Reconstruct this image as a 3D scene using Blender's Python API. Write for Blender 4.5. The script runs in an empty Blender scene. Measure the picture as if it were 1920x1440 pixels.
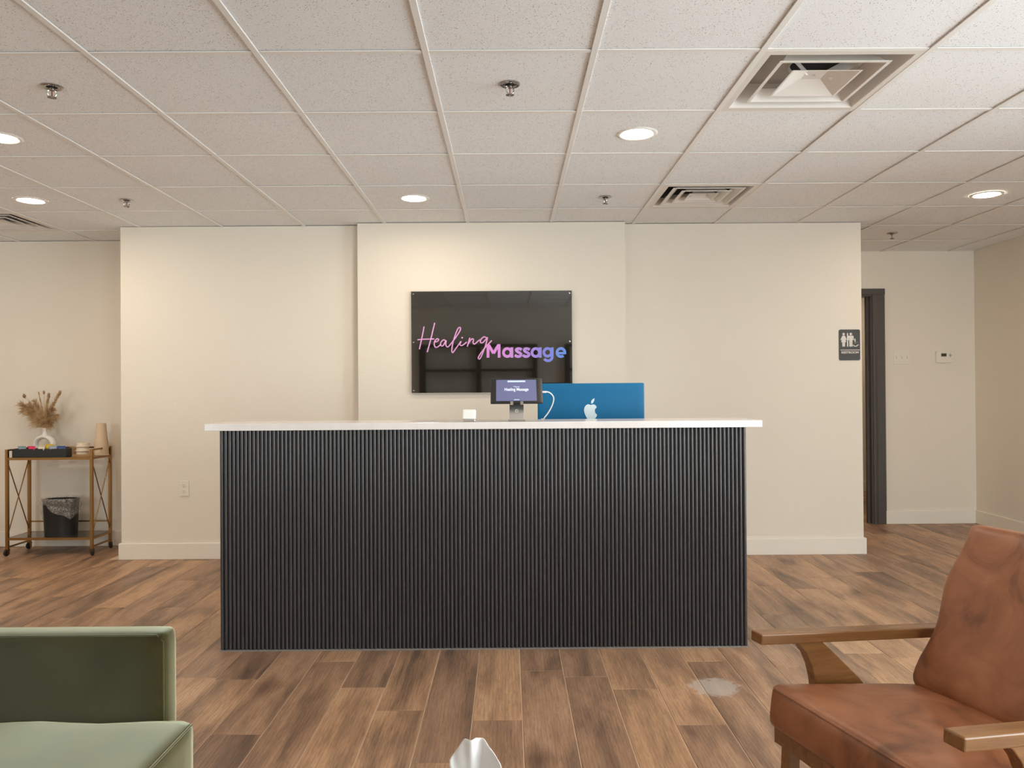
import bpy, bmesh, math, random
from mathutils import Vector, Matrix, noise
random.seed(7)
scn = bpy.context.scene
COL = scn.collection
PI = math.pi

# ------------------------------------------------------------------ camera
F_PX, YAW, PITCH, ROLL = 1444.1, .0034, .0062, -.0070
H = 1.24                      # camera height
CE = H + 1.2157               # ceiling height
_f = Vector((math.sin(YAW)*math.cos(PITCH), math.cos(YAW)*math.cos(PITCH), math.sin(PITCH)))
_r = Vector((math.cos(YAW), -math.sin(YAW), 0)); _u = _r.cross(_f)
CR = math.cos(ROLL)*_r + math.sin(ROLL)*_u
CU = -math.sin(ROLL)*_r + math.cos(ROLL)*_u
def ray(x, y): return CR*((x-960)/F_PX) - CU*((y-720)/F_PX) + _f
def atz(x, y, z): d = ray(x, y); return d*((z-H)/d.z) + Vector((0, 0, H))
def aty(x, y, Y): d = ray(x, y); return d*(Y/d.y) + Vector((0, 0, H))
cam = bpy.data.objects.new('camera', bpy.data.cameras.new('camera')); COL.objects.link(cam)
cam.data.sensor_width = 36; cam.data.lens = F_PX/1920*36; cam.data.clip_start = .02
m = Matrix((CR, CU, -_f)).transposed().to_4x4(); m.translation = (0, 0, H); cam.matrix_world = m
scn.camera = cam

# ------------------------------------------------------------------ world, exposure
w = bpy.data.worlds.new('sky'); scn.world = w; w.use_nodes = True
w.node_tree.nodes['Background'].inputs[0].default_value = (.93, .965, 1, 1)
w.node_tree.nodes['Background'].inputs[1].default_value = 6.6
scn.view_settings.view_transform = 'Standard'; scn.view_settings.look = 'None'
scn.view_settings.gamma = 1; scn.view_settings.use_curve_mapping = False
scn.view_settings.exposure = 0.88
LAMP_STRENGTH = 78; LAMP_COLOR = (1, .85, .67)
def portal(loc, rot, sx, sy):
    l = bpy.data.lights.new('window_portal', 'AREA'); l.shape = 'RECTANGLE'; l.size = sx; l.size_y = sy
    l.cycles.is_portal = True
    o = bpy.data.objects.new('window_portal', l); o.location = loc; o.rotation_euler = rot; COL.objects.link(o)
XL, XR, YB = -4.9, 4.2, -1.6      # room: left, right, rear
WR = (-1.5, 3.3, .06, 2.40)       # window in the right wall  (y0,y1,z0,z1)
WB = (1.85, 4.05, .06, 2.40)       # window in the rear wall (x0,x1,z0,z1)
WC = (-4.5, -3.62, .06, 2.40)      # added rear window, brightens the lower left wall
portal(((WC[0]+WC[1])/2, YB+.01, (WC[2]+WC[3])/2), (PI/2, 0, 0), WC[1]-WC[0], WC[3]-WC[2])
portal((XR-.01, (WR[0]+WR[1])/2, (WR[2]+WR[3])/2), (0, PI/2, 0), WR[3]-WR[2], WR[1]-WR[0])
portal(((WB[0]+WB[1])/2, YB+.01, (WB[2]+WB[3])/2), (PI/2, 0, 0), WB[1]-WB[0], WB[3]-WB[2])

# ------------------------------------------------------------------ materials
def mat(name, col=(.8, .8, .8), rough=.5, metal=0, **kw):
    mt = bpy.data.materials.new(name); mt.use_nodes = True
    b = mt.node_tree.nodes['Principled BSDF']
    b.inputs['Base Color'].default_value = (*col, 1); b.inputs['Roughness'].default_value = rough
    b.inputs['Metallic'].default_value = metal
    for k, v in kw.items(): b.inputs[k.replace('_', ' ')].default_value = v
    return mt
class NT:
    def __init__(s, mt): s.t = mt.node_tree; s.b = s.t.nodes['Principled BSDF']
    def n(s, typ, **kw):
        x = s.t.nodes.new(typ)
        for k, v in kw.items():
            if k.startswith('i_'): x.inputs[k[2:].replace('_', ' ')].default_value = v
            else: setattr(x, k, v)
        return x
    def l(s, a, b): s.t.links.new(a, b)
    def ramp(s, fac, stops):
        r = s.n('ShaderNodeValToRGB'); e = r.color_ramp.elements
        while len(e) < len(stops): e.new(.5)
        for el, (p, c) in zip(e, stops): el.position = p; el.color = (*c, 1)
        s.l(fac, r.inputs[0]); return r.outputs[0]
    def coords(s, kind='Object', scale=(1, 1, 1), randomize=False):
        c = s.n('ShaderNodeTexCoord'); o = c.outputs[kind]
        if randomize:
            oi = s.n('ShaderNodeObjectInfo'); mu = s.n('ShaderNodeVectorMath', operation='SCALE')
            mu.inputs[0].default_value = (37, 91, 53); s.l(oi.outputs['Random'], mu.inputs['Scale'])
            ad = s.n('ShaderNodeVectorMath', operation='ADD'); s.l(o, ad.inputs[0]); s.l(mu.outputs[0], ad.inputs[1]); o = ad.outputs[0]
        mp = s.n('ShaderNodeMapping'); mp.inputs['Scale'].default_value = scale; s.l(o, mp.inputs[0]); return mp.outputs[0]
    def noise(s, vec, scale, detail=4, rough=.5, dist=0):
        x = s.n('ShaderNodeTexNoise'); x.inputs['Scale'].default_value = scale; x.inputs['Detail'].default_value = detail
        x.inputs['Roughness'].default_value = rough; x.inputs['Distortion'].default_value = dist
        s.l(vec, x.inputs['Vector']); return x.outputs['Fac']
    def bump(s, h, strength=.2, dist=.002):
        b = s.n('ShaderNodeBump'); b.inputs['Strength'].default_value = strength; b.inputs['Distance'].default_value = dist
        s.l(h, b.inputs['Height']); s.l(b.outputs[0], s.b.inputs['Normal'])
    def mix(s, fac, a, b, mode='MIX'):
        x = s.n('ShaderNodeMix', data_type='RGBA', blend_type=mode)
        for v, i in ((fac, 0), (a, 6), (b, 7)):
            if hasattr(v, 'is_linked'): s.l(v, x.inputs[i])
            elif i == 0: x.inputs[0].default_value = v
            else: x.inputs[i].default_value = (*v, 1)
        return x.outputs[2]

M = {}
def paint(name, col, bump=.25, sc=60):
    mt = mat(name, col, .75); n = NT(mt)
    v = n.coords('Object'); n.bump(n.noise(v, sc, 3, .55), bump, .0025)
    c = n.noise(v, 1.3, 3); n.l(n.mix(c, tuple(x*.97 for x in col), tuple(min(1, x*1.03) for x in col)), n.b.inputs['Base Color'])
    return mt
M['wall'] = paint('cream_wall_paint', (.80, .735, .64))
M['base'] = paint('baseboard_paint', (.83, .775, .69), .03)
M['ceil_metal'] = mat('ceiling_grid_white', (.82, .80, .775), .5)
M['white'] = mat('white_plastic', (.85, .83, .80), .35)
M['offwhite'] = mat('offwhite_plastic', (.80, .75, .66), .4)
M['black'] = mat('black_plastic', (.012, .012, .013), .4)
M['dark_metal'] = mat('dark_door_paint', (.075, .067, .062), .35)
M['steel'] = mat('brushed_steel', (.62, .60, .57), .28, 1)
M['chrome'] = mat('chrome', (.42, .40, .38), .2, 1)
M['vent'] = mat('vent_enamel', (.74, .70, .655), .45)
M['pan'] = mat('galvanised_duct', (.50, .45, .40), .4, .3)
M['duct'] = mat('dark_void_shade', (.012, .011, .01), .9)  # near-black stands in for the shade inside ducts and openings

mt = M['tile'] = mat('acoustic_tile', (.7, .7, .7), .92); n = NT(mt)
v = n.coords('Object', randomize=True)
v1 = n.n('ShaderNodeTexVoronoi'); v1.inputs['Scale'].default_value = 105; v1.inputs['Randomness'].default_value = 1; n.l(v, v1.inputs['Vector'])
spk = n.ramp(v1.outputs['Distance'], [(.0, (0, 0, 0)), (.16, (0, 0, 0)), (.24, (1, 1, 1))])
sel = n.ramp(n.noise(v, 31, 3, .6), [(.47, (1, 1, 1)), (.53, (0, 0, 0))])
spk2 = n.mix(1, spk, sel, 'LIGHTEN')
fine = n.ramp(n.noise(v, 260, 2, .6), [(.34, (.76, .76, .76)), (.47, (1, 1, 1))])
blot = n.noise(v, 2.0, 3)
basec = n.mix(blot, (.85, .855, .865), (.90, .91, .925))
c = n.mix(1, basec, fine, 'MULTIPLY'); c = n.mix(spk2, (.30, .27, .24), c)
n.l(c, n.b.inputs['Base Color']); n.bump(n.noise(v, 220, 2), .25, .0015)

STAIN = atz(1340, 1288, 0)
def wood_floor(name, planky):
    mt = mat(name, (.3, .18, .1), .42); n = NT(mt)
    v = n.coords('Object', (1, 1, 1), planky)
    mp = n.n('ShaderNodeMapping'); mp.inputs['Scale'].default_value = (6.0, 1.0, 1); n.l(v, mp.inputs[0])
    big = n.noise(mp.outputs[0], 1.6, 3, .55, .6)
    mp2 = n.n('ShaderNodeMapping'); mp2.inputs['Scale'].default_value = (75, 5.0, 1); n.l(v, mp2.inputs[0])
    fine = n.noise(mp2.outputs[0], 2.2, 5, .65, 1.2)
    # cathedral grain
    wv = n.n('ShaderNodeTexWave', wave_type='RINGS', rings_direction='Z'); wv.inputs['Scale'].default_value = 2.6
    wv.inputs['Distortion'].default_value = 7; wv.inputs['Detail'].default_value = 3; wv.inputs['Detail Scale'].default_value = 1.2
    mp3 = n.n('ShaderNodeMapping'); mp3.inputs['Scale'].default_value = (9, .55, 1); n.l(v, mp3.inputs[0]); n.l(mp3.outputs[0], wv.inputs['Vector'])
    col = n.ramp(big, [(.26, (.150, .100, .073)), (.42, (.33, .210, .138)), (.56, (.475, .300, .190)), (.76, (.58, .395, .262))])
    oi = n.n('ShaderNodeObjectInfo')
    tone = n.ramp(oi.outputs['Random'], [(0, (.66, .63, .64)), (.3, (.85, .80, .78)), (.6, (1.0, .94, .86)), (1, (1.08, 1.02, .96))])
    if planky: col = n.mix(1, col, tone, 'MULTIPLY')
    g = n.ramp(fine, [(.32, (.55, .53, .52)), (.56, (1.08, 1.06, 1.04))])
    col = n.mix(.65, col, g, 'MULTIPLY')
    gw = n.ramp(wv.outputs['Fac'], [(.0, (.78, .76, .74)), (.5, (1.05, 1.05, 1.05))])
    col = n.mix(.55, col, gw, 'MULTIPLY')
    # dark knots
    vk = n.n('ShaderNodeTexVoronoi'); vk.inputs['Scale'].default_value = 1.0
    mp4 = n.n('ShaderNodeMapping'); mp4.inputs['Scale'].default_value = (3.4, 1.5, 1); n.l(v, mp4.inputs[0])
    nz = n.n('ShaderNodeTexNoise'); nz.inputs['Scale'].default_value = 2.5; n.l(mp4.outputs[0], nz.inputs['Vector'])
    mx = n.n('ShaderNodeMix', data_type='VECTOR'); mx.inputs[0].default_value = .22
    n.l(mp4.outputs[0], mx.inputs[4]); n.l(nz.outputs['Color'], mx.inputs[5]); n.l(mx.outputs[1], vk.inputs['Vector'])
    kn = n.ramp(vk.outputs['Distance'], [(.03, (.26, .23, .22)), (.20, (1, 1, 1))])
    col = n.mix(.8, col, kn, 'MULTIPLY')
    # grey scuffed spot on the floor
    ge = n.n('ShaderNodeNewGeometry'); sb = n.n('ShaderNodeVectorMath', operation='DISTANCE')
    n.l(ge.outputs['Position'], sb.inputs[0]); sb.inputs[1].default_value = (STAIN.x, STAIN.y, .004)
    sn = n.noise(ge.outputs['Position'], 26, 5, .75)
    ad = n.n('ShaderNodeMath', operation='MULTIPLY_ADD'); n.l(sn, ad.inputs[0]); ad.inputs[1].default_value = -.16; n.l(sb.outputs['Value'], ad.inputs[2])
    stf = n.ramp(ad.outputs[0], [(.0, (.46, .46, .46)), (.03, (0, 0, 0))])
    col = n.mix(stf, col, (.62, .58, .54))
    n.l(col, n.b.inputs['Base Color'])
    rr = n.ramp(fine, [(.3, (.50, .50, .50)), (.7, (.36, .36, .36))]); n.l(rr, n.b.inputs['Roughness'])
    n.bump(fine, .12, .001)
    return mt
M['plank'] = wood_floor('floor_plank_wood', True)
M['plank_base'] = wood_floor('floor_far_wood', False)
M['seam'] = mat('floor_seam_highlight', (.72, .55, .40), .7)  # pale colour stands in for highlights along the plank bevels

def wood(name, c0, c1, rough, axis=0):
    mt = mat(name, c0, rough); n = NT(mt)
    sc = [40, 40, 40]; sc[axis] = 3
    f = n.noise(n.coords('Object', tuple(sc)), 1, 4, .6, .8)
    n.l(n.ramp(f, [(.3, c0), (.7, c1)]), n.b.inputs['Base Color']); n.bump(f, .05, .001); return mt
M['walnut'] = wood('walnut_chair_wood', (.150, .062, .018), (.255, .115, .038), .27)
M['shelfwood'] = wood('dark_shelf_wood', (.03, .018, .01), (.055, .032, .018), .4)
M['leather'] = mat('brown_leather', (.3, .13, .06), .42); n = NT(M['leather'])
v = n.coords('Object'); f1 = n.noise(v, 6.0, 6, .62, .8); f2 = n.noise(v, 120, 3, .6)
n.l(n.ramp(f1, [(.30, (.115, .038, .014)), (.47, (.25, .090, .036)), (.70, (.345, .138, .062))]), n.b.inputs['Base Color'])
n.bump(f2, .16, .0015)
def velvet(name, c0, c1):
    mt = mat(name, c0, .9); n = NT(mt)
    f = n.noise(n.coords('Object'), 6, 4, .6)
    n.l(n.ramp(f, [(.35, c0), (.65, c1)]), n.b.inputs['Base Color'])
    n.b.inputs['Specular IOR Level'].default_value = .05
    sh = n.n('ShaderNodeBsdfSheen', distribution='ASHIKHMIN'); sh.inputs['Roughness'].default_value = .42; sh.inputs['Color'].default_value = (.66, .69, .53, 1)
    ad = n.n('ShaderNodeAddShader'); n.l(n.b.outputs[0], ad.inputs[0]); n.l(sh.outputs[0], ad.inputs[1])
    n.l(ad.outputs[0], n.t.nodes['Material Output'].inputs[0])
    n.bump(n.noise(n.coords('Object'), 320, 2), .15, .001)
    return mt
M['velvet'] = velvet('green_velvet', (.046, .039, .014), (.078, .067, .027))
M['slat'] = mat('charcoal_fluted_slat', (.05, .047, .05), .24); n = NT(M['slat'])
f = n.noise(n.coords('Object', (60, 60, 2), True), 3, 3); n.l(n.ramp(f, [(.3, (.030, .028, .030)), (.7, (.050, .046, .048))]), n.b.inputs['Base Color'])
M['counter_dark'] = mat('charcoal_counter_panel', (.016, .015, .016), .5)
M['quartz'] = mat('white_quartz', (.80, .76, .74), .16); n = NT(M['quartz'])
n.l(n.ramp(n.noise(n.coords('Object'), 14, 4), [(.3, (.78, .735, .715)), (.7, (.83, .79, .77))]), n.b.inputs['Base Color'])
M['acrylic'] = mat('black_gloss_acrylic', (.010, .009, .007), .03, IOR=2.25)
M['acrylic_edge'] = mat('acrylic_edge', (.55, .52, .48), .3)
M['gold'] = mat('antique_gold_metal', (.33, .185, .068), .33, 1)
M['rubber'] = mat('black_rubber', (.012, .011, .011), .55)
M['smoke'] = mat('smoked_mirror_glass', (.055, .050, .043), .06, IOR=1.9)
M['shelf_glass'] = mat('bronze_glass_shelf', (.30, .22, .13), .08)
M['ceramic'] = mat('white_ceramic', (.82, .78, .72), .4)
M['dry'] = mat('dried_grass', (.50, .32, .155), .85); n = NT(M['dry'])
n.l(n.ramp(n.noise(n.coords('Object'), 30, 2), [(.3, (.30, .165, .07)), (.7, (.62, .42, .22))]), n.b.inputs['Base Color'])
M['dry_dark'] = mat('dried_seed_head', (.30, .17, .075), .85)
M['cup'] = mat('beige_paper_cup', (.72, .545, .375), .6)
M['lid'] = mat('pale_paper_lid', (.78, .66, .51), .55)
M['kraft'] = mat('kraft_paper', (.45, .28, .13), .7)
M['napkin'] = mat('brown_paper_napkin', (.42, .25, .115), .8)
M['paper'] = mat('tissue_paper', (.86, .84, .83), .8, Transmission_Weight=0)
M['card'] = mat('tissue_box_card', (.55, .56, .58), .6)
M['blue_alu'] = mat('blue_anodised_aluminium', (.002, .125, .285), .45, .0, Specular_IOR_Level=.25)
M['logo'] = mat('pale_blue_logo', (.62, .74, .80), .3)
M['grey_print'] = mat('sign_grey_plastic', (.055, .05, .046), .45)
M['sign_white'] = mat('sign_white_raised', (.72, .68, .64), .5)
M['lcd'] = mat('thermostat_screen', (.05, .042, .03), .3)

def emis(name, col, st, base=None):
    mt = mat(name, base or col, .4); b = mt.node_tree.nodes['Principled BSDF']
    b.inputs['Emission Color'].default_value = (*col, 1); b.inputs['Emission Strength'].default_value = st; return mt
M['lamp'] = emis('led_diffuser', LAMP_COLOR, LAMP_STRENGTH)
M['screen'] = emis('tablet_screen', (.085, .088, .175), 1.0, (.02, .02, .03))
M['screen_white'] = emis('tablet_screen_text', (.75, .80, .9), .8, (.1, .1, .1))
M['screen_bar'] = emis('tablet_screen_bar', (.40, .50, .68), .9, (.1, .1, .1))
# glass pane: mostly clear, with a reflection
mt = M['pane'] = bpy.data.materials.new('window_glass'); mt.use_nodes = True; t = mt.node_tree; t.nodes.clear()
o_ = t.nodes.new('ShaderNodeOutputMaterial'); mx_ = t.nodes.new('ShaderNodeMixShader'); tr_ = t.nodes.new('ShaderNodeBsdfTransparent'); gl_ = t.nodes.new('ShaderNodeBsdfGlossy')
fr_ = t.nodes.new('ShaderNodeFresnel'); gl_.inputs['Roughness'].default_value = .02; tr_.inputs[0].default_value = (.94, .97, .96, 1)
t.links.new(fr_.outputs[0], mx_.inputs[0]); t.links.new(tr_.outputs[0], mx_.inputs[1]); t.links.new(gl_.outputs[0], mx_.inputs[2]); t.links.new(mx_.outputs[0], o_.inputs[0])
mt = M['liner'] = bpy.data.materials.new('clear_plastic_liner'); mt.use_nodes = True; t = mt.node_tree; t.nodes.clear()
o_ = t.nodes.new('ShaderNodeOutputMaterial'); mx_ = t.nodes.new('ShaderNodeMixShader'); tr_ = t.nodes.new('ShaderNodeBsdfTransparent'); gl_ = t.nodes.new('ShaderNodeBsdfPrincipled')
gl_.inputs['Base Color'].default_value = (.62, .58, .52, 1); gl_.inputs['Roughness'].default_value = .12; gl_.inputs['Specular IOR Level'].default_value = 1
nz_ = t.nodes.new('ShaderNodeTexNoise'); nz_.inputs['Scale'].default_value = 22; nz_.inputs['Detail'].default_value = 4; nz_.inputs['Distortion'].default_value = 2
rp_ = t.nodes.new('ShaderNodeValToRGB'); rp_.color_ramp.elements[0].position = .45; rp_.color_ramp.elements[0].color = (.10, .10, .10, 1); rp_.color_ramp.elements[1].position = .68; rp_.color_ramp.elements[1].color = (.62, .62, .62, 1)
t.links.new(nz_.outputs['Fac'], rp_.inputs[0]); t.links.new(rp_.outputs[0], mx_.inputs[0]); t.links.new(tr_.outputs[0], mx_.inputs[1]); t.links.new(gl_.outputs[0], mx_.inputs[2]); t.links.new(mx_.outputs[0], o_.inputs[0])
# lettering with a pink to blue print
mt = M['lettering'] = mat('pink_to_blue_print', (.6, .3, .7), .4); n = NT(mt)
tc = n.n('ShaderNodeTexCoord'); sx = n.n('ShaderNodeSeparateXYZ'); n.l(tc.outputs['Object'], sx.inputs[0])
n.l(n.ramp(sx.outputs[0], [(.0, (.80, .29, .78)), (.20, (.66, .30, .80)), (.42, (.25, .24, .80)), (.58, (.115, .30, .87))]), n.b.inputs['Base Color'])
M['pink'] = mat('pink_script_print', (.80, .37, .73), .4)

# ------------------------------------------------------------------ mesh helpers
class MB:
    def __init__(s): s.bm = bmesh.new()
    def box(s, x0, x1, y0, y1, z0, z1, bev=0, seg=1, mtx=None):
        vs = [s.bm.verts.new((x, y, z)) for z in (z0, z1) for y in (y0, y1) for x in (x0, x1)]
        fs = [s.bm.faces.new([vs[i] for i in q]) for q in ((0, 2, 3, 1), (4, 5, 7, 6), (0, 1, 5, 4), (2, 6, 7, 3), (0, 4, 6, 2), (1, 3, 7, 5))]
        if bev:
            ed = list({e for f in fs for e in f.edges})
            r = bmesh.ops.bevel(s.bm, geom=ed, offset=bev, segments=seg, affect='EDGES', profile=.5)
            vs = list({v for f in r['faces'] for v in f.verts} | {v for v in vs if v.is_valid})
        if mtx is not None: bmesh.ops.transform(s.bm, matrix=mtx, verts=[v for v in vs if v.is_valid])
        return s
    def prism(s, pts, y0, y1, plane='xz', bev=0):
        def P(a, b, c): return (a, c, b) if plane == 'xz' else (a, b, c) if plane == 'xy' else (c, a, b)
        A = [s.bm.verts.new(P(a, b, y0)) for a, b in pts]; B = [s.bm.verts.new(P(a, b, y1)) for a, b in pts]
        k = len(pts); fs = [s.bm.faces.new(A), s.bm.faces.new(B[::-1])]
        for i in range(k): fs.append(s.bm.faces.new((A[i], B[i], B[(i+1) % k], A[(i+1) % k])))
        bmesh.ops.recalc_face_normals(s.bm, faces=fs)
        if bev: bmesh.ops.bevel(s.bm, geom=list({e for f in fs for e in f.edges}), offset=bev, segments=2, affect='EDGES', profile=.5)
        return s
    def tube(s, pts, r, seg=8, r2=None, cap=True):
        pts = [Vector(p) for p in pts]; k = len(pts); rings = []; up = None
        for i, p in enumerate(pts):
            t = (pts[min(i+1, k-1)] - pts[max(i-1, 0)]).normalized()
            if up is None: up = Vector((0, 0, 1)) if abs(t.z) < .9 else Vector((0, 1, 0))
            a = t.cross(up).normalized(); b = a.cross(t).normalized(); up = b
            rr = r if r2 is None else r + (r2-r)*i/(k-1)
            rings.append([s.bm.verts.new(p + a*math.cos(2*PI*j/seg)*rr + b*math.sin(2*PI*j/seg)*rr) for j in range(seg)])
        for A, B in zip(rings, rings[1:]):
            for j in range(seg): s.bm.faces.new((A[j], A[(j+1) % seg], B[(j+1) % seg], B[j]))
        if cap: s.bm.faces.new(rings[0][::-1]); s.bm.faces.new(rings[-1])
        return s
    def lathe(s, prof, seg=24, c=(0, 0, 0), sx=1, sy=1):
        rings = []
        for r, z in prof:
            if r < 1e-6: rings.append([s.bm.verts.new((c[0], c[1], c[2]+z))]); continue
            rings.append([s.bm.verts.new((c[0]+r*sx*math.cos(2*PI*j/seg), c[1]+r*sy*math.sin(2*PI*j/seg), c[2]+z)) for j in range(seg)])
        for A, B in zip(rings, rings[1:]):
            for j in range(seg):
                k = (j+1) % seg
                if len(A) == 1 and len(B) == 1: continue
                if len(A) == 1: s.bm.faces.new((A[0], B[k], B[j]))
                elif len(B) == 1: s.bm.faces.new((A[j], A[k], B[0]))
                else: s.bm.faces.new((A[j], A[k], B[k], B[j]))
        return s
    def bar(s, a, b, w, d=None):            # square section bar between two points
        a, b = Vector(a), Vector(b); d = d or w; t = (b-a).normalized()
        up = Vector((0, 1, 0)) if abs(t.y) < .9 else Vector((0, 0, 1))
        u = t.cross(up).normalized(); v = u.cross(t)
        R = [[s.bm.verts.new(p + u*i*w/2 + v*j*d/2) for i, j in ((-1, -1), (1, -1), (1, 1), (-1, 1))] for p in (a, b)]
        for k in range(4): s.bm.faces.new((R[0][k], R[0][(k+1) % 4], R[1][(k+1) % 4], R[1][k]))
        s.bm.faces.new(R[0][::-1]); s.bm.faces.new(R[1]); return s
    def rbox(s, hx, hy, hz, r, nx=14, ny=14, nz=6, fn=None, c=(0, 0, 0)):   # rounded, optionally shaped cushion
        def ts(k): return [math.sin((2*i/k-1)*PI/2) for i in range(k+1)]
        X, Y, Z = ts(nx), ts(ny), ts(nz); V = {}
        def vert(i, j, k):
            if (i, j, k) in V: return V[i, j, k]
            p = Vector((X[i]*hx, Y[j]*hy, Z[k]*hz))
            q = Vector((max(-hx+r, min(hx-r, p.x)), max(-hy+r, min(hy-r, p.y)), max(-hz+r, min(hz-r, p.z))))
            d = p-q
            if d.length > 1e-9: p = q + d.normalized()*r
            if fn: p = Vector(fn(p, X[i], Y[j], Z[k]))
            V[i, j, k] = s.bm.verts.new(p + Vector(c)); return V[i, j, k]
        fs = []
        for k in (0, nz):
            for i in range(nx):
                for j in range(ny): fs.append(s.bm.faces.new([vert(*q, k) for q in ((i, j), (i+1, j), (i+1, j+1), (i, j+1))]))
        for j in (0, ny):
            for i in range(nx):
                for k in range(nz): fs.append(s.bm.faces.new([vert(q[0], j, q[1]) for q in ((i, k), (i+1, k), (i+1, k+1), (i, k+1))]))
        for i in (0, nx):
            for j in range(ny):
                for k in range(nz): fs.append(s.bm.faces.new([vert(i, *q) for q in ((j, k), (j+1, k), (j+1, k+1), (j, k+1))]))
        return s
    def mesh(s, name, smooth=False):
        bmesh.ops.recalc_face_normals(s.bm, faces=s.bm.faces)
        me = bpy.data.meshes.new(name); s.bm.to_mesh(me); s.bm.free()
        if smooth:
            me.polygons.foreach_set('use_smooth', [True]*len(me.polygons))
            me.set_sharp_from_angle(angle=math.radians(40))
        return me
    def build(s, name, m, parent=None, loc=(0, 0, 0), rot=(0, 0, 0), smooth=False):
        return link(name, s.mesh(name, smooth), m, parent, loc, rot)
def link(name, me, m, parent=None, loc=(0, 0, 0), rot=(0, 0, 0)):
    if m and not me.materials: me.materials.append(M[m] if isinstance(m, str) else m)
    o = bpy.data.objects.new(name, me); COL.objects.link(o); o.location = loc; o.rotation_euler = rot
    if parent: o.parent = parent
    return o
def tag(o, label, cat, group=None):
    o['label'] = label; o['category'] = cat
    if group: o['group'] = group
    return o
def thing(name, label, cat, loc=(0, 0, 0), rz=0, group=None):
    o = bpy.data.objects.new(name, None); COL.objects.link(o); o.location = loc; o.rotation_euler = (0, 0, rz); o.empty_display_size = .1
    return tag(o, label, cat, group)
def struct(o, label=None):
    o['kind'] = 'structure'
    if label: o['label'] = label
    return o
def dup(root, loc, label, rz=None):
    r = root.copy(); COL.objects.link(r); r.location = loc; r['label'] = label
    if rz is not None: r.rotation_euler = (0, 0, rz)
    for ch in list(root.children):
        c = ch.copy(); COL.objects.link(c); c.parent = r
        for g in list(ch.children):
            d = g.copy(); COL.objects.link(d); d.parent = c
    return r
def smooth_path(pts, k=6):
    pts = [Vector(p) for p in pts]; out = []
    for i in range(len(pts)-1):
        p0, p1, p2, p3 = pts[max(i-1, 0)], pts[i], pts[i+1], pts[min(i+2, len(pts)-1)]
        for j in range(k):
            t = j/k
            out.append(.5*((2*p1) + (p2-p0)*t + (2*p0-5*p1+4*p2-p3)*t*t + (3*p1-p0-3*p2+p3)*t*t*t))
    out.append(pts[-1]); return out
def text_mesh(txt, bold=0, depth=.002, size=1, spacing=1):
    cu = bpy.data.curves.new('lettering', 'FONT'); cu.body = txt; cu.size = size; cu.offset = bold; cu.extrude = depth; cu.space_character = spacing; cu.resolution_u = 6
    o = bpy.data.objects.new('tmp_text', cu); COL.objects.link(o)
    dg = bpy.context.evaluated_depsgraph_get(); me = bpy.data.meshes.new_from_object(o.evaluated_get(dg))
    bpy.data.objects.remove(o); bpy.data.curves.remove(cu); me.name = 'lettering'; me.materials.clear(); return me
def fit_mesh(me, x0, x1, z0, z1, y, d=None):   # place flat text facing -y : x0..x1, z0..z1
    xs = [v.co.x for v in me.vertices]; ys = [v.co.y for v in me.vertices]; zs = [v.co.z for v in me.vertices]
    a, b, c, e = min(xs), max(xs), min(ys), max(ys); zm = max(zs)
    for v in me.vertices:
        x, yy, zz = v.co
        v.co = (x0+(x-a)/(b-a)*(x1-x0), y - (zz/zm if zm else 0)*(d or 0), z0+(yy-c)/(e-c)*(z1-z0))
    return me

# ================================================================== structure
YW, YP, YR, YH = 5.70, 5.62, 6.22, 6.93     # counter wall, its projecting panel, left recess wall, hall wall
XW0, XW1 = -2.87, 2.615
HB = .12
b = MB(); b.box(XL-.1, XR+.1, YB-.1, 9.5, -.12, -.0022); floor = struct(b.build('floor', 'seam'), 'brown wood plank floor')
b = MB(); b.box(XL, XR, YB, 1.15, -.0022, 0); b.build('near_boards', 'plank_base', floor)
# planks, every board its own piece
PW = .188; seam0 = atz(900, 1220, 0).x
PL = 1.22
known = {}
for (px, py) in ((448, 1377), (444, 1274), (634, 1240), (683, 1289), (754, 1332), (810, 1430), (933, 1350), (1017, 1258), (1189, 1292), (1318, 1240), (1303, 1359)):
    p = atz(px, py, 0); known.setdefault(math.floor((p.x-seam0)/PW), p.y)
i0 = math.ceil((XL-seam0)/PW)-1; i1 = math.floor((XR-seam0)/PW)
cache = {}
def plank_mesh(wd, ln):
    k = (round(wd, 3), round(ln, 3))
    if k not in cache:
        g = .0017; q = MB(); h = .0010
        o = [(g, g), (wd-g, g), (wd-g, ln-g), (g, ln-g)]; c = .0018
        A = [q.bm.verts.new((x, y, -.0022)) for x, y in o]
        Bv = [q.bm.verts.new((x, y, -h)) for x, y in o]
        Cv = [q.bm.verts.new((x+(c if x < wd/2 else -c), y+(c if y < ln/2 else -c), 0)) for x, y in o]
        for P, Q in ((A, Bv), (Bv, Cv)):
            for j in range(4): q.bm.faces.new((P[j], P[(j+1) % 4], Q[(j+1) % 4], Q[j]))
        q.bm.faces.new(Cv); cache[k] = q.mesh('plank')
    return cache[k]
rnd = random.Random(3)
for i in range(i0, i1+1):
    x = seam0 + i*PW; xa, xb = max(x, XL), min(x+PW, XR)
    off = known.get(i, rnd.uniform(0, PL))
    y = off - math.ceil((off-1.15)/PL)*PL
    yend = YR if xb < XW0+.2 else (YW+.02 if xb < XW1-.1 else 9.2)
    if xb < 2.0 and xb > XW0: yend = YW
    while y < yend:
        a, e = max(y, 1.15), min(y+PL, yend)
        if e-a > .02: link('plank', plank_mesh(xb-xa, e-a), 'plank', floor, (xa, a, 0))
        y += PL

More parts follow.
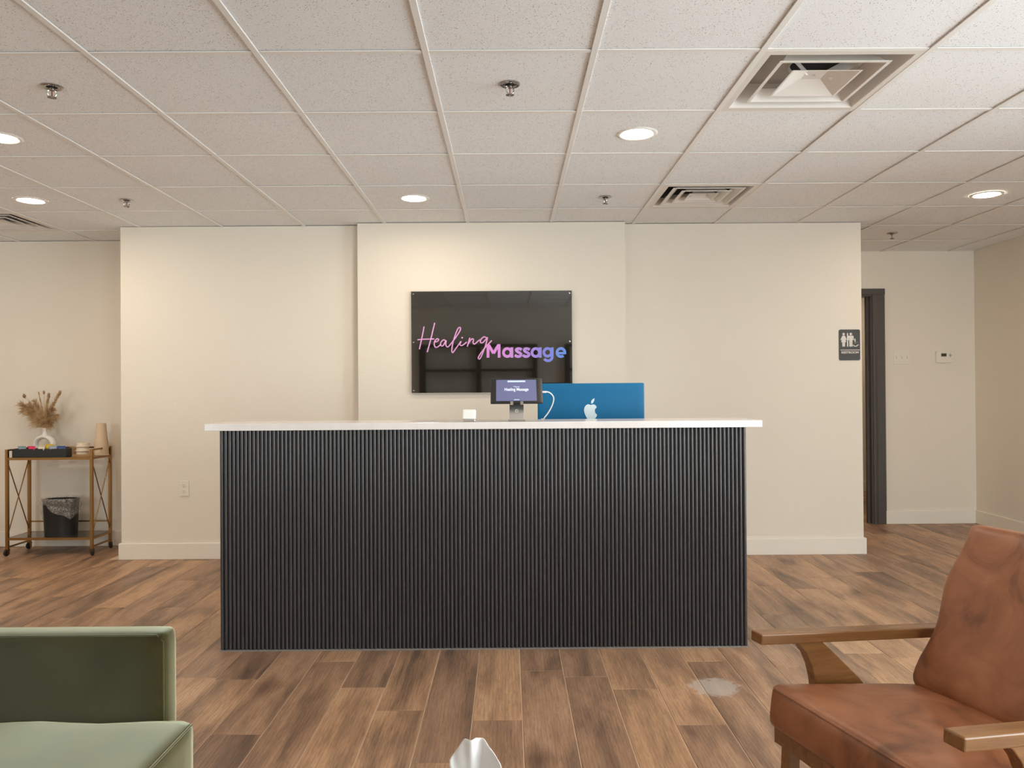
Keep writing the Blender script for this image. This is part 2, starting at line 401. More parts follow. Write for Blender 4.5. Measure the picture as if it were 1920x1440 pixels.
# walls
def wallobj(name, boxes, label):
    b = MB()
    for q in boxes: b.box(*q)
    return struct(b.build(name, 'wall'), label)
wf = wallobj('wall_front', [(XW0, XW1, YW, YW+.36, 0, CE)], 'cream wall behind the reception counter')
px0, px1 = aty(671, 600, YP).x, aty(1173, 600, YP).x
b = MB(); b.box(px0, px1, YP, YW, 0, CE); b.build('projecting_panel', 'wall', wf)
wallobj('wall_recess', [(XL, 1.4, YR, YR+.1, 0, CE)], 'cream wall of the recess behind the gold cart')
wallobj('wall_corridor_end', [(1.3, 1.4, YW+.36, YR, 0, CE), (1.3, 1.4, YR, YH, 0, CE)], 'cream end wall of the corridor')
DX1 = aty(1637, 800, YH).x; DX0 = DX1-.86; DZ = aty(1640, 553, YH).z
wallobj('wall_hall', [(1.4, DX0, YH, YH+.12, 0, CE), (DX1, XR, YH, YH+.12, 0, CE), (DX0, DX1, YH, YH+.12, DZ, CE)], 'cream hall wall with the dark door frame')
wallobj('wall_right', [(XR, XR+.1, YB-.1, WR[0], 0, CE+.06), (XR, XR+.1, WR[1], 9.5, 0, CE+.06), (XR, XR+.1, WR[0], WR[1], 0, WR[2]), (XR, XR+.1, WR[0], WR[1], WR[3], CE+.06)], 'cream right wall of the hall')
wallobj('wall_left', [(XL-.1, XL, YB-.1, YR+.1, 0, CE+.06)], 'cream left wall')
wallobj('wall_rear', [(XL, WC[0], YB-.1, YB, 0, CE+.06), (WC[1], WB[0], YB-.1, YB, 0, CE+.06), (WC[0], WC[1], YB-.1, YB, 0, WC[2]), (WC[0], WC[1], YB-.1, YB, WC[3], CE+.06), (WB[1], XR, YB-.1, YB, 0, CE+.06), (WB[0], WB[1], YB-.1, YB, 0, WB[2]), (WB[0], WB[1], YB-.1, YB, WB[3], CE+.06)], 'cream rear wall facing the counter')
wallobj('wall_inner_room', [(1.3, XR, 9.3, 9.4, 0, CE), (1.3, 1.4, YH+.12, 9.3, 0, CE)], 'tan wall seen through the dark door frame')
# baseboards
def bb(name, *boxes):
    b = MB()
    for q in boxes: b.box(*q, bev=.003)
    return struct(b.build(name, 'base'))
T = .016
bb('baseboard_front', (XW0-T, px0, YW-T, YW, 0, HB), (px1, XW1+T, YW-T, YW, 0, HB), (px0-T, px1+T, YP-T, YP, 0, HB), (XW0-T, XW0, YW, YW+.36, 0, HB), (XW1, XW1+T, YW, YW+.36, 0, HB))
bb('baseboard_recess', (XL, XW0+.2, YR-T, YR, 0, HB))
bb('baseboard_hall', (DX1+.10, XR-T, YH-T, YH, 0, HB))
bb('baseboard_right', (XR-T, XR, WR[1], YH, 0, HB), (XR-T, XR, YH+.12, 9.3, 0, HB))
bb('baseboard_inner_room', (1.4, XR-T, 9.3-T, 9.3, 0, HB))
# door frame
b = MB(); dr = None
CW = aty(1660, 800, YH).x - DX1
d1 = MB(); d1.prism([(0, 0), (CW, 0), (CW, .012), (CW-.012, .022), (.035, .022), (.022, .012), (0, .012)], 0, DZ+.0, 'xy')
dr = struct(d1.build('door_1', 'dark_metal', loc=(DX1, YH, 0)), 'dark grey metal door frame in the hall wall')
dr.scale = (1, -1, 1)
d2 = MB(); d2.prism([(-CW-.86, DZ), (CW, DZ), (CW, DZ+.055), (-CW-.86, DZ+.055)], 0, .02, 'xz', .003); d2.build('head_casing', 'dark_metal', dr)
d3 = MB(); d3.prism([(-.86-CW, 0), (-.86, 0), (-.86, DZ), (-.86-CW, DZ)], 0, .02, 'xz', .003); d3.build('side_casing', 'dark_metal', dr)
d4 = MB(); d4.box(-.012, .0, -.12, .0, 0, DZ); d4.box(-.03, -.012, -.075, -.045, 0, DZ); d4.box(-.86, -.848, -.12, 0, 0, DZ); d4.box(-.848, -.012, -.12, 0, DZ-.012, DZ); d4.build('jamb', 'dark_metal', dr)

# windows (rear right corner gives the daylight, rear left one is added fill)
def window(name, w, h, loc, rz, label, cols):
    t = .05; b = MB()
    b.box(0, w, -.03, .03, 0, t); b.box(0, w, -.03, .03, h-t, h); b.box(0, t, -.03, .03, t, h-t); b.box(w-t, w, -.03, .03, t, h-t)
    for k in range(1, cols): x = w*k/cols; b.box(x-t/2, x+t/2, -.03, .03, t, h-t)
    o = struct(b.build(name, 'dark_metal', loc=loc, rot=(0, 0, rz)), label)
    for k in range(cols):
        q = MB(); q.box(w*k/cols+t/2, w*(k+1)/cols-t/2, -.003, .003, t, h-t); q.build('pane', 'pane', o)
    return o
window('window_1', WR[1]-WR[0], WR[3]-WR[2], (XR+.05, WR[0], WR[2]), PI/2, 'right window', 4)
window('window_2', WB[1]-WB[0], WB[3]-WB[2], (WB[0], YB-.05, WB[2]), 0, 'rear window', 2)
window('added_window_3', WC[1]-WC[0], WC[3]-WC[2], (WC[0], YB-.05, WC[2]), 0, 'added rear window on the left', 1)  # added opening, lets in fill light for the lower left wall

# ceiling: slab, tiles, tees
b = MB(); b.box(XL-.1, XR+.1, YB-.1, 9.5, CE+.20, CE+.26); ceiling = struct(b.build('ceiling', 'duct'), 'suspended ceiling of white acoustic tiles')
G = .6096; gx0, gy0 = -.2943, 2.7696
TEE = .024
cols = range(math.floor((XL-gx0)/G), math.ceil((XR-gx0)/G)); rows = range(math.floor((YB-gy0)/G), math.ceil((YH-gy0)/G))
vents = [(2, 0), (2, 3), (-6, 4)]
tcache = {}
def clipx(a): return max(XL, min(XR, a))
def clipy(a): return max(YB, min(YH, a))
for j in rows:
    for i in cols:
        x0, x1 = clipx(gx0+i*G), clipx(gx0+(i+1)*G); y0, y1 = clipy(gy0+j*G), clipy(gy0+(j+1)*G)
        if (x0+x1)/2 < XW1-.2 and (x0+x1)/2 > XW0+.3 and y0 > YW+.3: continue
        if (x0+x1)/2 <= XW0+.3 and y0 > YR+.1: continue
        cx, cy = (x0+x1)/2, (y0+y1)/2
        if (i, j) not in vents:
            k = (round(x1-x0, 4), round(y1-y0, 4))
            if k not in tcache:
                q = MB(); a, e = k[0]/2-.004, k[1]/2-.004; q.box(-a, a, -e, e, 0, .016, .0)
                tcache[k] = q.mesh('ceiling_tile')
            dz = random.uniform(.0035, .0055)
            link('ceiling_tile', tcache[k], 'tile', ceiling, (cx, cy, CE+dz))
        # cross tee at the near edge of the cell
        if y0 > YB+.01 and x1-x0 > .05:
            k = ('c', round(x1-x0, 4))
            if k not in tcache:
                q = MB(); a = k[1]/2-TEE/2; q.box(-a, a, -TEE/2, TEE/2, 0, .0035, .0008); tcache[k] = q.mesh('cross_tee')
            link('cross_tee', tcache[k], 'ceil_metal', ceiling, (cx, y0, CE-.0006))
for i in cols:
    x = gx0+i*G
    if x < XL+.02: continue
    ye = YH if x > XW1-.2 else (YR if x < XW0+.2 else YW)
    q = MB(); q.box(-TEE/2, TEE/2, YB, ye, 0, .005, .001); q.build('main_tee', 'ceil_metal', ceiling, (x, 0, CE-.0022))
# upper deck behind the hall (inner room lid)
b = MB(); b.box(1.3, XR, YH, 9.4, CE+.001, CE+.03); struct(b.build('ceiling_inner_room', 'wall'), 'inner room ceiling')

# ================================================================== recessed lights
def make_light():
    t = thing('recessed_light', 'x', 'ceiling light', group='round recessed ceiling lights')
    MB().lathe([(.073, -.001), (.080, -.005), (.093, -.004), (.099, .001)], 40).build('trim_ring', 'white', t, smooth=True)
    MB().lathe([(0, -.0015), (.0735, -.0015)], 40).build('diffuser', 'lamp', t)
    return t
def cell(i, j): return (gx0+(i+.5)*G, gy0+(j+.5)*G, CE)
L0 = make_light()
lights = [((1, 1), 'round recessed ceiling light above the counter right of centre, nearest the camera'),
          ((-1, 3), 'round recessed ceiling light above the black sign, left of the sprinkler'),
          ((-4, 1), 'round recessed ceiling light cut off by the left edge of the picture'),
          ((-5, 3), 'round recessed ceiling light beside the left air vent'),
          ((5, 3), 'round recessed ceiling light at far right near the hall'),
          ((1, -2), 'round recessed ceiling light mirrored at the top edge of the black sign'),
          ((-4, -3), 'round recessed ceiling light over the green armchair'),
          ((5, -2), 'round recessed ceiling light over the leather armchair'),
          ((-5, -6), 'round recessed ceiling light in the near left corner'),
          ((-7, 2), 'round recessed ceiling light left of the picture near the cart')]
for k, (c, lab) in enumerate(lights):
    x, y, z = cell(*c); z += .003
    if k == 0: L0.location = (x, y, z); L0['label'] = lab
    else: dup(L0, (x, y, z), lab)
dup(L0, (3.7, 8.5, CE+.000), 'added ceiling light brightening the inner room')  # unseen lamp, added to light the strip visible through the door
dup(L0, (1.98, 6.46, CE+.003), 'added ceiling light hidden in the corridor behind the counter wall')  # unseen lamp, added to brighten the hall and right wall

# ================================================================== sprinklers
def make_sprinkler():
    t = thing('fire_sprinkler', 'x', 'sprinkler', group='ceiling fire sprinklers')
    MB().lathe([(.041, .002), (.041, -.003), (.034, -.006), (.022, -.003), (.020, .001)], 28).build('escutcheon', 'chrome', t, smooth=True)
    MB().lathe([(.0, -.002), (.024, -.0015)], 20).build('opening', 'duct', t)
    q = MB(); q.lathe([(.010, 0), (.010, -.016), (.006, -.018), (.0, -.018)], 14); q.build('nozzle', 'chrome', t, smooth=True)
    q = MB()
    for s in (-1, 1): q.tube(smooth_path([(s*.009, 0, -.012), (s*.016, 0, -.022), (s*.012, 0, -.034), (s*.003, 0, -.041)], 4), .0022, 6)
    q.build('yoke', 'chrome', t, smooth=True)
    q = MB(); q.tube([(0, 0, -.016), (0, 0, -.040)], .0025, 8); q.build('bulb', mat('sprinkler_bulb', (.25, .06, .04), .2), t, smooth=True)
    q = MB(); q.lathe([(0, -.040), (.005, -.040), (.006, -.043), (0, -.044)], 16)
    for k in range(10):
        a = 2*PI*k/10; q.bar((.004*math.cos(a), .004*math.sin(a), -.0425), (.017*math.cos(a), .017*math.sin(a), -.0435), .006, .0012)
    q.build('deflector', 'chrome', t)
    return t
S0 = make_sprinkler()
for k, (c, lab) in enumerate([((-3, 0), 'chrome fire sprinkler nearest the upper left corner of the ceiling'), ((0, 0), 'chrome fire sprinkler in the near middle ceiling tile'),
        ((-4, 3), 'small chrome fire sprinkler above the left end of the cream wall'), ((1, 3), 'small chrome fire sprinkler left of the smaller square air vent'), ((5, 5), 'small chrome fire sprinkler in the hall ceiling')]):
    x, y, z = cell(*c); z += .003
    if k == 0: S0.location = (x, y, z); S0['label'] = lab; S0.rotation_euler[2] = .5
    else: dup(S0, (x, y, z), lab, .3*k)

# ================================================================== air vents
def sq_ring(q, a0, z0, a1, z1, th=.004, lip=.014):   # flared square louvre: inner half width a0 at z0 (up), outer a1 at z1 (low)
    prof = [(a0, z0), (a1-lip, z1+.0025), (a1, z1+.0025), (a1, z1), (a1-lip, z1-.0), (a0-.002, z0-th)]
    rings = [[q.bm.verts.new((sx*a, sy*a, z)) for sx, sy in ((-1, -1), (1, -1), (1, 1), (-1, 1))] for a, z in prof]
    rings.append(rings[0])
    for A, B in zip(rings, rings[1:]):
        for k in range(4): q.bm.faces.new((A[k], A[(k+1) % 4], B[(k+1) % 4], B[k]))
def make_vent(lab, style):
    t = thing('air_vent', lab, 'air vent', group='square ceiling air vents')
    hw = G/2-.006; q = MB()
    prof = [(hw, 0), (hw, -.004), (hw-.032, -.004), (hw-.036, .0), (hw-.075, .085)] if style == 0 else [(hw, 0), (hw, -.004), (hw-.040, -.004), (hw-.042, 0), (hw-.065, .05)]
    rings = [[q.bm.verts.new((sx*a, sy*a, z)) for sx, sy in ((-1, -1), (1, -1), (1, 1), (-1, 1))] for a, z in prof]
    for A, B in zip(rings, rings[1:]):
        for k in range(4): q.bm.faces.new((A[k], A[(k+1) % 4], B[(k+1) % 4], B[k]))
    q.build('frame', 'vent', t)
    top, half = prof[-1][1], prof[-1][0]
    q = MB(); q.box(-half, half, -half, half, top, top+.01); q.build('pan', 'pan' if style == 0 else 'duct', t)
    if style == 0:
        vc = Vector(cell(2, 0)); vc.z += .003
        dc = atz(1543, 116, CE+.087)-vc
        q = MB(); q.lathe([(0, top-.0015), (.125, top-.0015)], 32, (dc.x, dc.y, 0)); q.build('duct_opening', 'duct', t)
        q = MB(); q.lathe([(.125, top+.0), (.128, top-.010), (.133, top-.010), (.135, top)], 32, (dc.x, dc.y, 0)); q.build('duct_collar', 'vent', t, smooth=True)
        rings_ = [(.165, .045, .210, -.004)]; core = (.135, -.006)
        for pa, pb, wd in ((atz(1481, 102, CE+.082)-vc, atz(1514, 139, CE+.032)-vc, .016), (atz(1622, 104, CE+.082)-vc, atz(1552, 141, CE+.034)-vc, .040)):
            q = MB(); q.bar(pa, pb, wd, .003); q.build('strap', 'vent', t)
    else:
        rings_ = [(.17, .030, .222, -.004), (.105, .030, .155, -.004)]; core = (.092, -.004)
        for sx, sy in ((-1, 1), (1, 1)):
            q = MB(); q.bar((sx*.19, sy*.19, .044), (sx*.05, sy*.05, .020), .02, .003); q.build('strap', 'vent', t)
    for r in rings_: q = MB(); sq_ring(q, *r); q.build('louver', 'vent', t)
    a, z = core; q = MB()
    prof = [(a, z), (a-.008, z), (.040, z+.036), (.0, z+.036)]
    R = [[q.bm.verts.new((sx*p, sy*p, zz)) for sx, sy in ((-1, -1), (1, -1), (1, 1), (-1, 1))] for p, zz in prof[:3]]
    for A, B in zip(R, R[1:]):
        for k in range(4): q.bm.faces.new((A[k], A[(k+1) % 4], B[(k+1) % 4], B[k]))
    q.bm.faces.new(R[2]); cp = q.build('core_plate', 'vent', t)
    MB().lathe([(.0, z+.031), (.005, z+.032), (.006, z+.0355)], 12).build('screw', 'steel', cp, smooth=True)
    return t
for (c, lab, st) in (((2, 0), 'large white square air vent with bent louver and dark duct showing, upper right', 0), ((2, 3), 'smaller white square air vent further back above the counter', 1), ((-6, 4), 'white square air vent at the left edge above the cart', 1)):
    x, y, z = cell(*c); make_vent(lab, st).location = (x, y, z+.003)

# ================================================================== reception counter
YC = atz(960, 1217, 0).y
cx0, cx1 = aty(411.5, 1000, YC).x, aty(1401, 1000, YC).x
ztop = aty(907, 791.5, YC-.02).z; zund = aty(907, 804.5, YC-.02).z
ct = thing('reception_counter', 'long black fluted reception counter with a white stone top', 'counter', ((cx0+cx1)/2, YC, 0))
hwid = (cx1-cx0)/2; CD = .24
b = MB(); b.box(-hwid, hwid, .010, CD, .006, zund); b.build('body', 'counter_dark', ct)
b = MB(); b.box(-hwid-.062, hwid+.070, -.022, CD+.05, zund, ztop, .002, 2); b.build('countertop', 'quartz', ct)
b = MB(); b.box(-hwid-.002, hwid+.002, -.004, .010, 0, .006); b.build('base_strip', mat('grey_caulk', (.20, .18, .165), .6), ct)
NS = 131; pitch = 2*hwid/NS
q = MB(); sw = pitch*.80; pts = [(-sw/2, .010)] + [(-sw/2*math.cos(a), .0095-.0095*math.sin(a)**.8) for a in [PI*k/8 for k in range(1, 8)]] + [(sw/2, .010)]
q.prism(pts, .006, zund-.001, 'xy'); sm = q.mesh('slat', True)
for k in range(NS): link('slat', sm, 'slat', ct, (-hwid+(k+.5)*pitch, 0, 0))
ZD = .74
b = MB(); b.box(-hwid+.02, hwid-.02, CD, CD+.62, ZD-.03, ZD, .002); b.build('worktop', 'quartz', ct)
for s in (-1, 1):
    b = MB(); xx = s*(hwid-.03); b.box(xx-.012, xx+.012, CD, CD+.58, 0, ZD-.03); b.build('end_panel', 'counter_dark', ct)

# desktop computer
YM = YC+.40
a0, a1 = aty(1008, 760, YM), aty(1208, 760, YM); zt = aty(1108, 718.5, YM).z; mxc = (a0.x+a1.x)/2; mw = a1.x-a0.x; mh = .385
cp = thing('desktop_computer', 'blue desktop computer with a pale fruit logo seen from behind over the counter', 'computer', (mxc, YM, ZD))
b = MB(); b.rbox(mw/2, .006, mh/2, .0055, 12, 4, 12); 
b.build('display', 'blue_alu', cp, (0, 0, zt-ZD-mh/2), smooth=True)
b = MB(); b.box(-mw/2+.004, mw/2-.004, .0062, .0075, -mh/2+.06, mh/2-.004); b.build('screen', 'black', cp, (0, 0, zt-ZD-mh/2))
b = MB(); b.prism([(-.065, .0), (.065, .0), (.065, .005), (-.065, .005)], -.09, .07, 'xz'); b.build('stand_foot', 'blue_alu', cp)
b = MB(); b.bar((0, -.085, .005), (0, -.012, .16), .13, .004); b.build('stand_neck', 'blue_alu', cp)
# logo: apple body with bite and leaf (traced, metres per pixel at that distance)
px = mw/200
def lz(x, y): return ((x-1108)*px, (718.5-y)*px)
out = [(1108, 759.5), (1102, 758), (1097.5, 761), (1095, 766), (1095, 772), (1097.5, 779), (1101, 785), (1104.5, 787), (1108, 786), (1111.5, 787), (1115.5, 784.5), (1119, 778),
       (1116.3, 775), (1115, 771), (1115.5, 767), (1118.3, 763.3), (1115, 759), (1111, 758.2)]
sp = smooth_path([(x, y, 0) for x, y in out + out[:1]], 4)[:-1]
q = MB(); q.prism([lz(p.x, p.y) for p in sp], -.0078, -.0055, 'xz')
leaf = [(1108, 757), (1108.3, 752), (1111, 748.5), (1114.3, 746.6), (1114, 751), (1111.5, 755.5)]
q.prism([lz(*p) for p in leaf], -.0078, -.0055, 'xz'); q.build('logo', 'logo', cp, (0, 0, zt-ZD))

# tablet on stand
YT = YC+.075
tl, tr = aty(920, 735, YT), aty(1017, 735, YT); tw = tr.x-tl.x; tcx = (tl.x+tr.x)/2
ztt, zbb = aty(968, 708.5, YT+.03).z, aty(968, 757.5, YT-.03).z
tilt = math.acos(min(1, (ztt-zbb-.004)/.174)); tcz = (ztt+zbb)/2
st = thing('tablet_stand', 'silver metal tablet stand on the white countertop', 'stand', (tcx, YT, ztop))
px = YT/F_PX
b = MB(); b.box(-.044, .044, -.045, .075, 0, .004, .0015, 2); b.build('foot', 'steel', st)
b = MB(); hz = tcz-ztop
b.prism([(-.036, 0), (.036, 0), (.033, hz+.0), (-.033, hz+.0)], -.002, .002, 'xz', .0008)
b.build('upright', 'steel', st, (0, .0, .004), (-.24, 0, 0))
for zz, rr in ((.25*hz+.008, .008), (.62*hz, .006)):
    q = MB(); q.lathe([(rr-.0025, .0), (rr-.0025, .0012), (rr, .0012), (rr, 0)], 20)
    q.build('cable_hole', 'white', st, (0, -.002+zz*.24, zz+.004), (PI/2-.24, 0, 0))
tb = thing('tablet', 'black tablet showing a welcome screen on a silver stand', 'tablet', (tcx, YT, tcz)); tb.rotation_euler = (-tilt, 0, 0)
b = MB(); b.rbox(tw/2, .0037, .087, .0036, 10, 3, 10); b.build('body', 'black', tb, smooth=True)
b = MB(); b.box(-.099, .097, -.0041, -.0035, -.072, .073); scr = b.build('screen', 'screen', tb)
me = fit_mesh(text_mesh('Healing Massage', .012), -.058, .058, -.010, .016, -.0043, .0002); link('title_text', me, 'screen_white', scr)
me = fit_mesh(text_mesh('Welcome', .012), -.015, .015, .020, .029, -.0043, .0002); link('welcome_text', me, 'screen_bar', scr)
b = MB(); b.box(-.044, .044, -.0044, -.0041, .056, .067); b.build('banner', 'screen_bar', scr)
b = MB(); b.box(-.013, .013, -.0044, -.0041, -.066, -.062); b.build('mark', 'screen_bar', scr)
q = MB(); q.lathe([(.006, 0), (.006, .0005), (.0045, .0005), (.0045, 0)], 20); q.build('home_button', 'grey_print', tb, (.111, -.0036, 0), (PI/2, 0, 0))
for s in (-1, 1):
    q = MB(); q.box(s*.024-.007, s*.024+.007, -.012, .004, 0, .004, .001); q.box(s*.024-.007, s*.024+.007, -.012, -.009, 0, .010, .001)
    c_ = Vector((0, 0, -.092)); c_.rotate(tb.rotation_euler); q.build('hook', 'steel', st, Vector((0, 0, tcz-ztop)) + c_, tb.rotation_euler)
# cable
P = [aty(x, y, Y) for x, y, Y in ((1016, 735, YT), (1025, 734.5, YT), (1033, 738, YT+.005), (1038, 746, YT+.02), (1036, 758, YT+.035), (1029, 772, YT+.05), (1021, 783, YT+.065))]
P.append(Vector((P[-1].x-.006, YT+.085, ztop+.0035))); P.append(Vector((P[-1].x-.004, YT+.15, ztop+.0035)))
cb = thing('charging_cable', 'white charging cable curving from the tablet to the countertop', 'cable', P[-1])
q = MB(); q.tube([p-P[-1] for p in smooth_path(P, 6)], .0030, 8); q.build('cord', 'white', cb, smooth=True)
q = MB(); q.tube([P[0]-P[-1]+Vector((-.001, 0, 0)), P[0]-P[-1]+Vector((.022, 0, 0))], .0048, 8); q.build('plug', 'white', cb, smooth=True)
# card reader
c0, c1 = aty(866, 780, YC+.03), aty(893, 780, YC+.03)
cr = thing('card_reader', 'small white square card reader standing on the countertop', 'card reader', ((c0.x+c1.x)/2, YC+.05, ztop))
rw = (c1.x-c0.x)/2
b = MB(); b.rbox(rw-.003, .028, .006, .005, 8, 8, 4, c=(0, 0, .006)); b.build('dock', 'steel', cr, smooth=True)
b = MB(); b.rbox(rw-.002, .0085, .024, .006, 8, 6, 8); b.build('reader', 'white', cr, (0, -.006, .035), (-.22, 0, 0), smooth=True)

# ================================================================== black sign
YS = YP-.022
p0, p1 = aty(770.8, 546.5, YS), aty(1073.3, 736, YS); sz1 = aty(920, 546, YS).z; sz0 = aty(850, 736.5, YS).z
sg = thing('wall_sign', 'glossy black wall sign with pink script and blue bold lettering', 'sign', ((p0.x+p1.x)/2, YS, sz0))
sw, sh = p1.x-p0.x, sz1-sz0; sg.rotation_euler = (.009, 0, 0)
b = MB(); b.box(-sw/2, sw/2, 0, .006, 0, sh); b.build('panel', 'acrylic', sg)
b = MB(); b.box(-sw/2-.003, -sw/2, 0, .0065, -.002, sh+.002); b.box(sw/2, sw/2+.003, 0, .0065, -.002, sh+.002); b.box(-sw/2, sw/2, 0, .0065, sh, sh+.003); b.box(-sw/2, sw/2, 0, .0065, -.003, 0); b.build('edge', 'acrylic_edge', sg)
for sx in (-1, 1):
    for zz in (.018, sh/2, sh-.018):
        q = MB(); q.lathe([(0, .004), (.006, .003), (.007, 0)], 14); q.build('screw_cap', 'chrome', sg, (sx*(sw/2-.018), 0, zz), (PI/2, 0, 0), smooth=True)
        q = MB(); q.tube([(sx*(sw/2-.018), .006, zz), (sx*(sw/2-.018), .022, zz)], .008, 12); q.build('standoff', 'chrome', sg, smooth=True)
def cropp(x, y):
    v = aty(770+x*.161458, 590+y*.161458, YS); return Vector((v.x-(p0.x+p1.x)/2, -.004, v.z-sz0))
strokes = [[(157, 138), (132, 265), (102, 402)], [(280, 95), (236, 280), (193, 436)], [(80, 293), (170, 286), (275, 284)],
    [(275, 318), (308, 312), (326, 292), (306, 282), (281, 308), (274, 350), (292, 381), (325, 368), (356, 340)],
    [(404, 300), (378, 296), (350, 328), (352, 360), (378, 360), (412, 300), (407, 350), (427, 376), (458, 352), (520, 270), (572, 190), (577, 152), (552, 160), (520, 232), (490, 330), (478, 420), (492, 440), (522, 398), (562, 343), (584, 312), (573, 348), (592, 360), (626, 340), (652, 318)],
    [(658, 372), (672, 320), (688, 268)], [(666, 345), (706, 287), (730, 290), (724, 325), (742, 342), (778, 312), (805, 290)],
    [(888, 276), (852, 259), (816, 290), (810, 322), (836, 326), (872, 290), (890, 268), (872, 350), (830, 462), (802, 514), (785, 504), (802, 468), (850, 402), (900, 345), (942, 300)]]
for s in strokes:
    q = MB(); q.tube([(p.x, -.0028, p.z) for p in smooth_path([cropp(*p) for p in s], 7)], .0047, 8); q.build('script_stroke', 'pink', sg, smooth=True)
q = MB(); c_ = cropp(598, 268); q.lathe([(0, .003), (.006, .002), (.0065, 0)], 14); q.build('script_dot', 'pink', sg, (c_.x, 0, c_.z), (PI/2, 0, 0), smooth=True)
ta, tb_ = cropp(876, 500), cropp(1805, 340)
def ribbon(q, pts, wd, y0, y1):      # flat stroke of even width following a path in x,z
    k = len(pts); L, Rr_ = [], []
    for i, p in enumerate(pts):
        t = (pts[min(i+1, k-1)]-pts[max(i-1, 0)]).normalized(); nn = Vector((-t.z, 0, t.x))*wd/2
        L.append(p+nn); Rr_.append(p-nn)
    V = [[q.bm.verts.new((p.x, y, p.z)) for p in side] for side in (L, Rr_) for y in (y0, y1)]   # L0 L1 R0 R1
    for i in range(k-1):
        for A, B in ((0, 2), (3, 1), (1, 0), (2, 3)): q.bm.faces.new((V[A][i], V[A][i+1], V[B][i+1], V[B][i]))
    for i in (0, k-1): q.bm.faces.new((V[0][i], V[1][i], V[3][i], V[2][i]))
LW = (cropp(32, 0)-cropp(0, 0)).length
def arc(cx, cy, rx, ry, a0, a1, k=28): return [(cx+rx*math.cos(math.radians(a0+(a1-a0)*i/k)), cy+ry*math.sin(math.radians(a0+(a1-a0)*i/k))) for i in range(k+1)]
def scurve(cx): return smooth_path([Vector((cx+d, y, 0)) for d, y in ((38, 408), (12, 396), (-16, 398), (-26, 414), (-8, 432), (14, 444), (30, 462), (16, 482), (-14, 486), (-42, 470))], 5)
letters = {'M': [[(898, 500), (898, 343)], [(905, 352), (962, 450)], [(1020, 352), (962, 450)], [(1027, 500), (1027, 343)]],
  'a': [arc(1122, 440, 44, 46, 0, 360), [(1175, 380), (1175, 500)]], 's': [[(p.x, p.y) for p in scurve(1252)]], 's2': [[(p.x, p.y) for p in scurve(1345)]],
  'a2': [arc(1452, 440, 44, 46, 0, 360), [(1505, 380), (1505, 500)]],
  'g': [arc(1590, 438, 44, 45, 0, 360), [(1643, 380), (1643, 490)] + arc(1594, 490, 49, 45, 0, 150, 16)],
  'e': [arc(1744, 440, 45, 47, 50, 356), [(1705, 447), (1805, 447)]]}
for nm, paths in letters.items():
    q = MB()
    for kk, pth in enumerate(paths): ribbon(q, [cropp(x, y)-Vector((ta.x, 0, 0)) for x, y in pth], LW*(.8 if nm == 'e' and kk else 1), -.0042-.0001*kk, 0)
    q.build('bold_letter', 'lettering', sg, (ta.x, -.0002, 0))

# ================================================================== restroom sign, switch plate, thermostat, outlet
s0, s1 = aty(1572.5, 618, YW), aty(1612.5, 675.5, YW); rw, rh = s1.x-s0.x, s0.z-s1.z
rs = thing('restroom_sign', 'dark grey restroom sign with white pictograms', 'sign', (s0.x, YW, s1.z))
def rrect(w, h, r, k=5):
    o = []
    for cx, cy, a in ((w-r, r, -PI/2), (w-r, h-r, 0), (r, h-r, PI/2), (r, r, PI)):
        for i in range(k+1): o.append((cx+r*math.cos(a+PI/2*i/k), cy+r*math.sin(a+PI/2*i/k)))
    return o
b = MB(); b.prism(rrect(rw, rh, .012), -.005, 0, 'xz'); b.build('plate', 'grey_print', rs)
kx, kz = rw/572, rh/838       # crop pixels: x 178..750, y 258..1096
def sp(x, y): return ((x-178)*kx, (1096-y)*kz)
def pict(name, shapes):
    q = MB()
    for s in shapes: q.prism([sp(*p) for p in s], -.0065, -.0048, 'xz')
    q.build(name, 'sign_white', rs)
def circ(x, y, r, k=14): return [(x+r*math.cos(2*PI*i/k), y+r*math.sin(2*PI*i/k)) for i in range(k)]
pict('woman_pictogram', [circ(302, 382, 34), [(268, 425), (336, 425), (388, 535), (368, 550), (340, 490), (370, 600), (340, 602), (336, 722), (306, 722), (306, 605), (300, 605), (300, 722), (266, 722), (262, 602), (232, 600), (262, 490), (236, 550), (214, 535)]])
pict('divider_pictogram', [[(392, 355), (424, 355), (424, 722), (392, 722)]])
pict('man_pictogram', [circ(497, 382, 34), [(440, 425), (555, 425), (572, 445), (572, 550), (548, 550), (546, 480), (540, 480), (540, 722), (502, 722), (502, 580), (494, 580), (494, 722), (456, 722), (456, 480), (450, 480), (448, 550), (424, 550), (424, 445)]])
ring = [(620+78*math.cos(a)*1, 660+66*math.sin(a)) for a in [2*PI*i/20 for i in range(21)]] ; ringi = [(620+54*math.cos(a), 660+44*math.sin(a)) for a in [2*PI*i/20 for i in range(21)]]
pict('wheelchair_pictogram', [[ring[i], ring[i+1], ringi[i+1], ringi[i]] for i in range(-7, 9)] + [circ(608, 528, 20), [(595, 550), (622, 550), (628, 600), (680, 600), (712, 680), (690, 690), (662, 630), (600, 630)]])
pict('rule_line', [[(215, 808), (735, 808), (735, 824), (215, 824)]])
me = fit_mesh(text_mesh('RESTROOM', .03), sp(240, 0)[0], sp(708, 0)[0], sp(0, 912)[1], sp(0, 852)[1], -.0048, .0016); link('restroom_text', me, 'sign_white', rs)

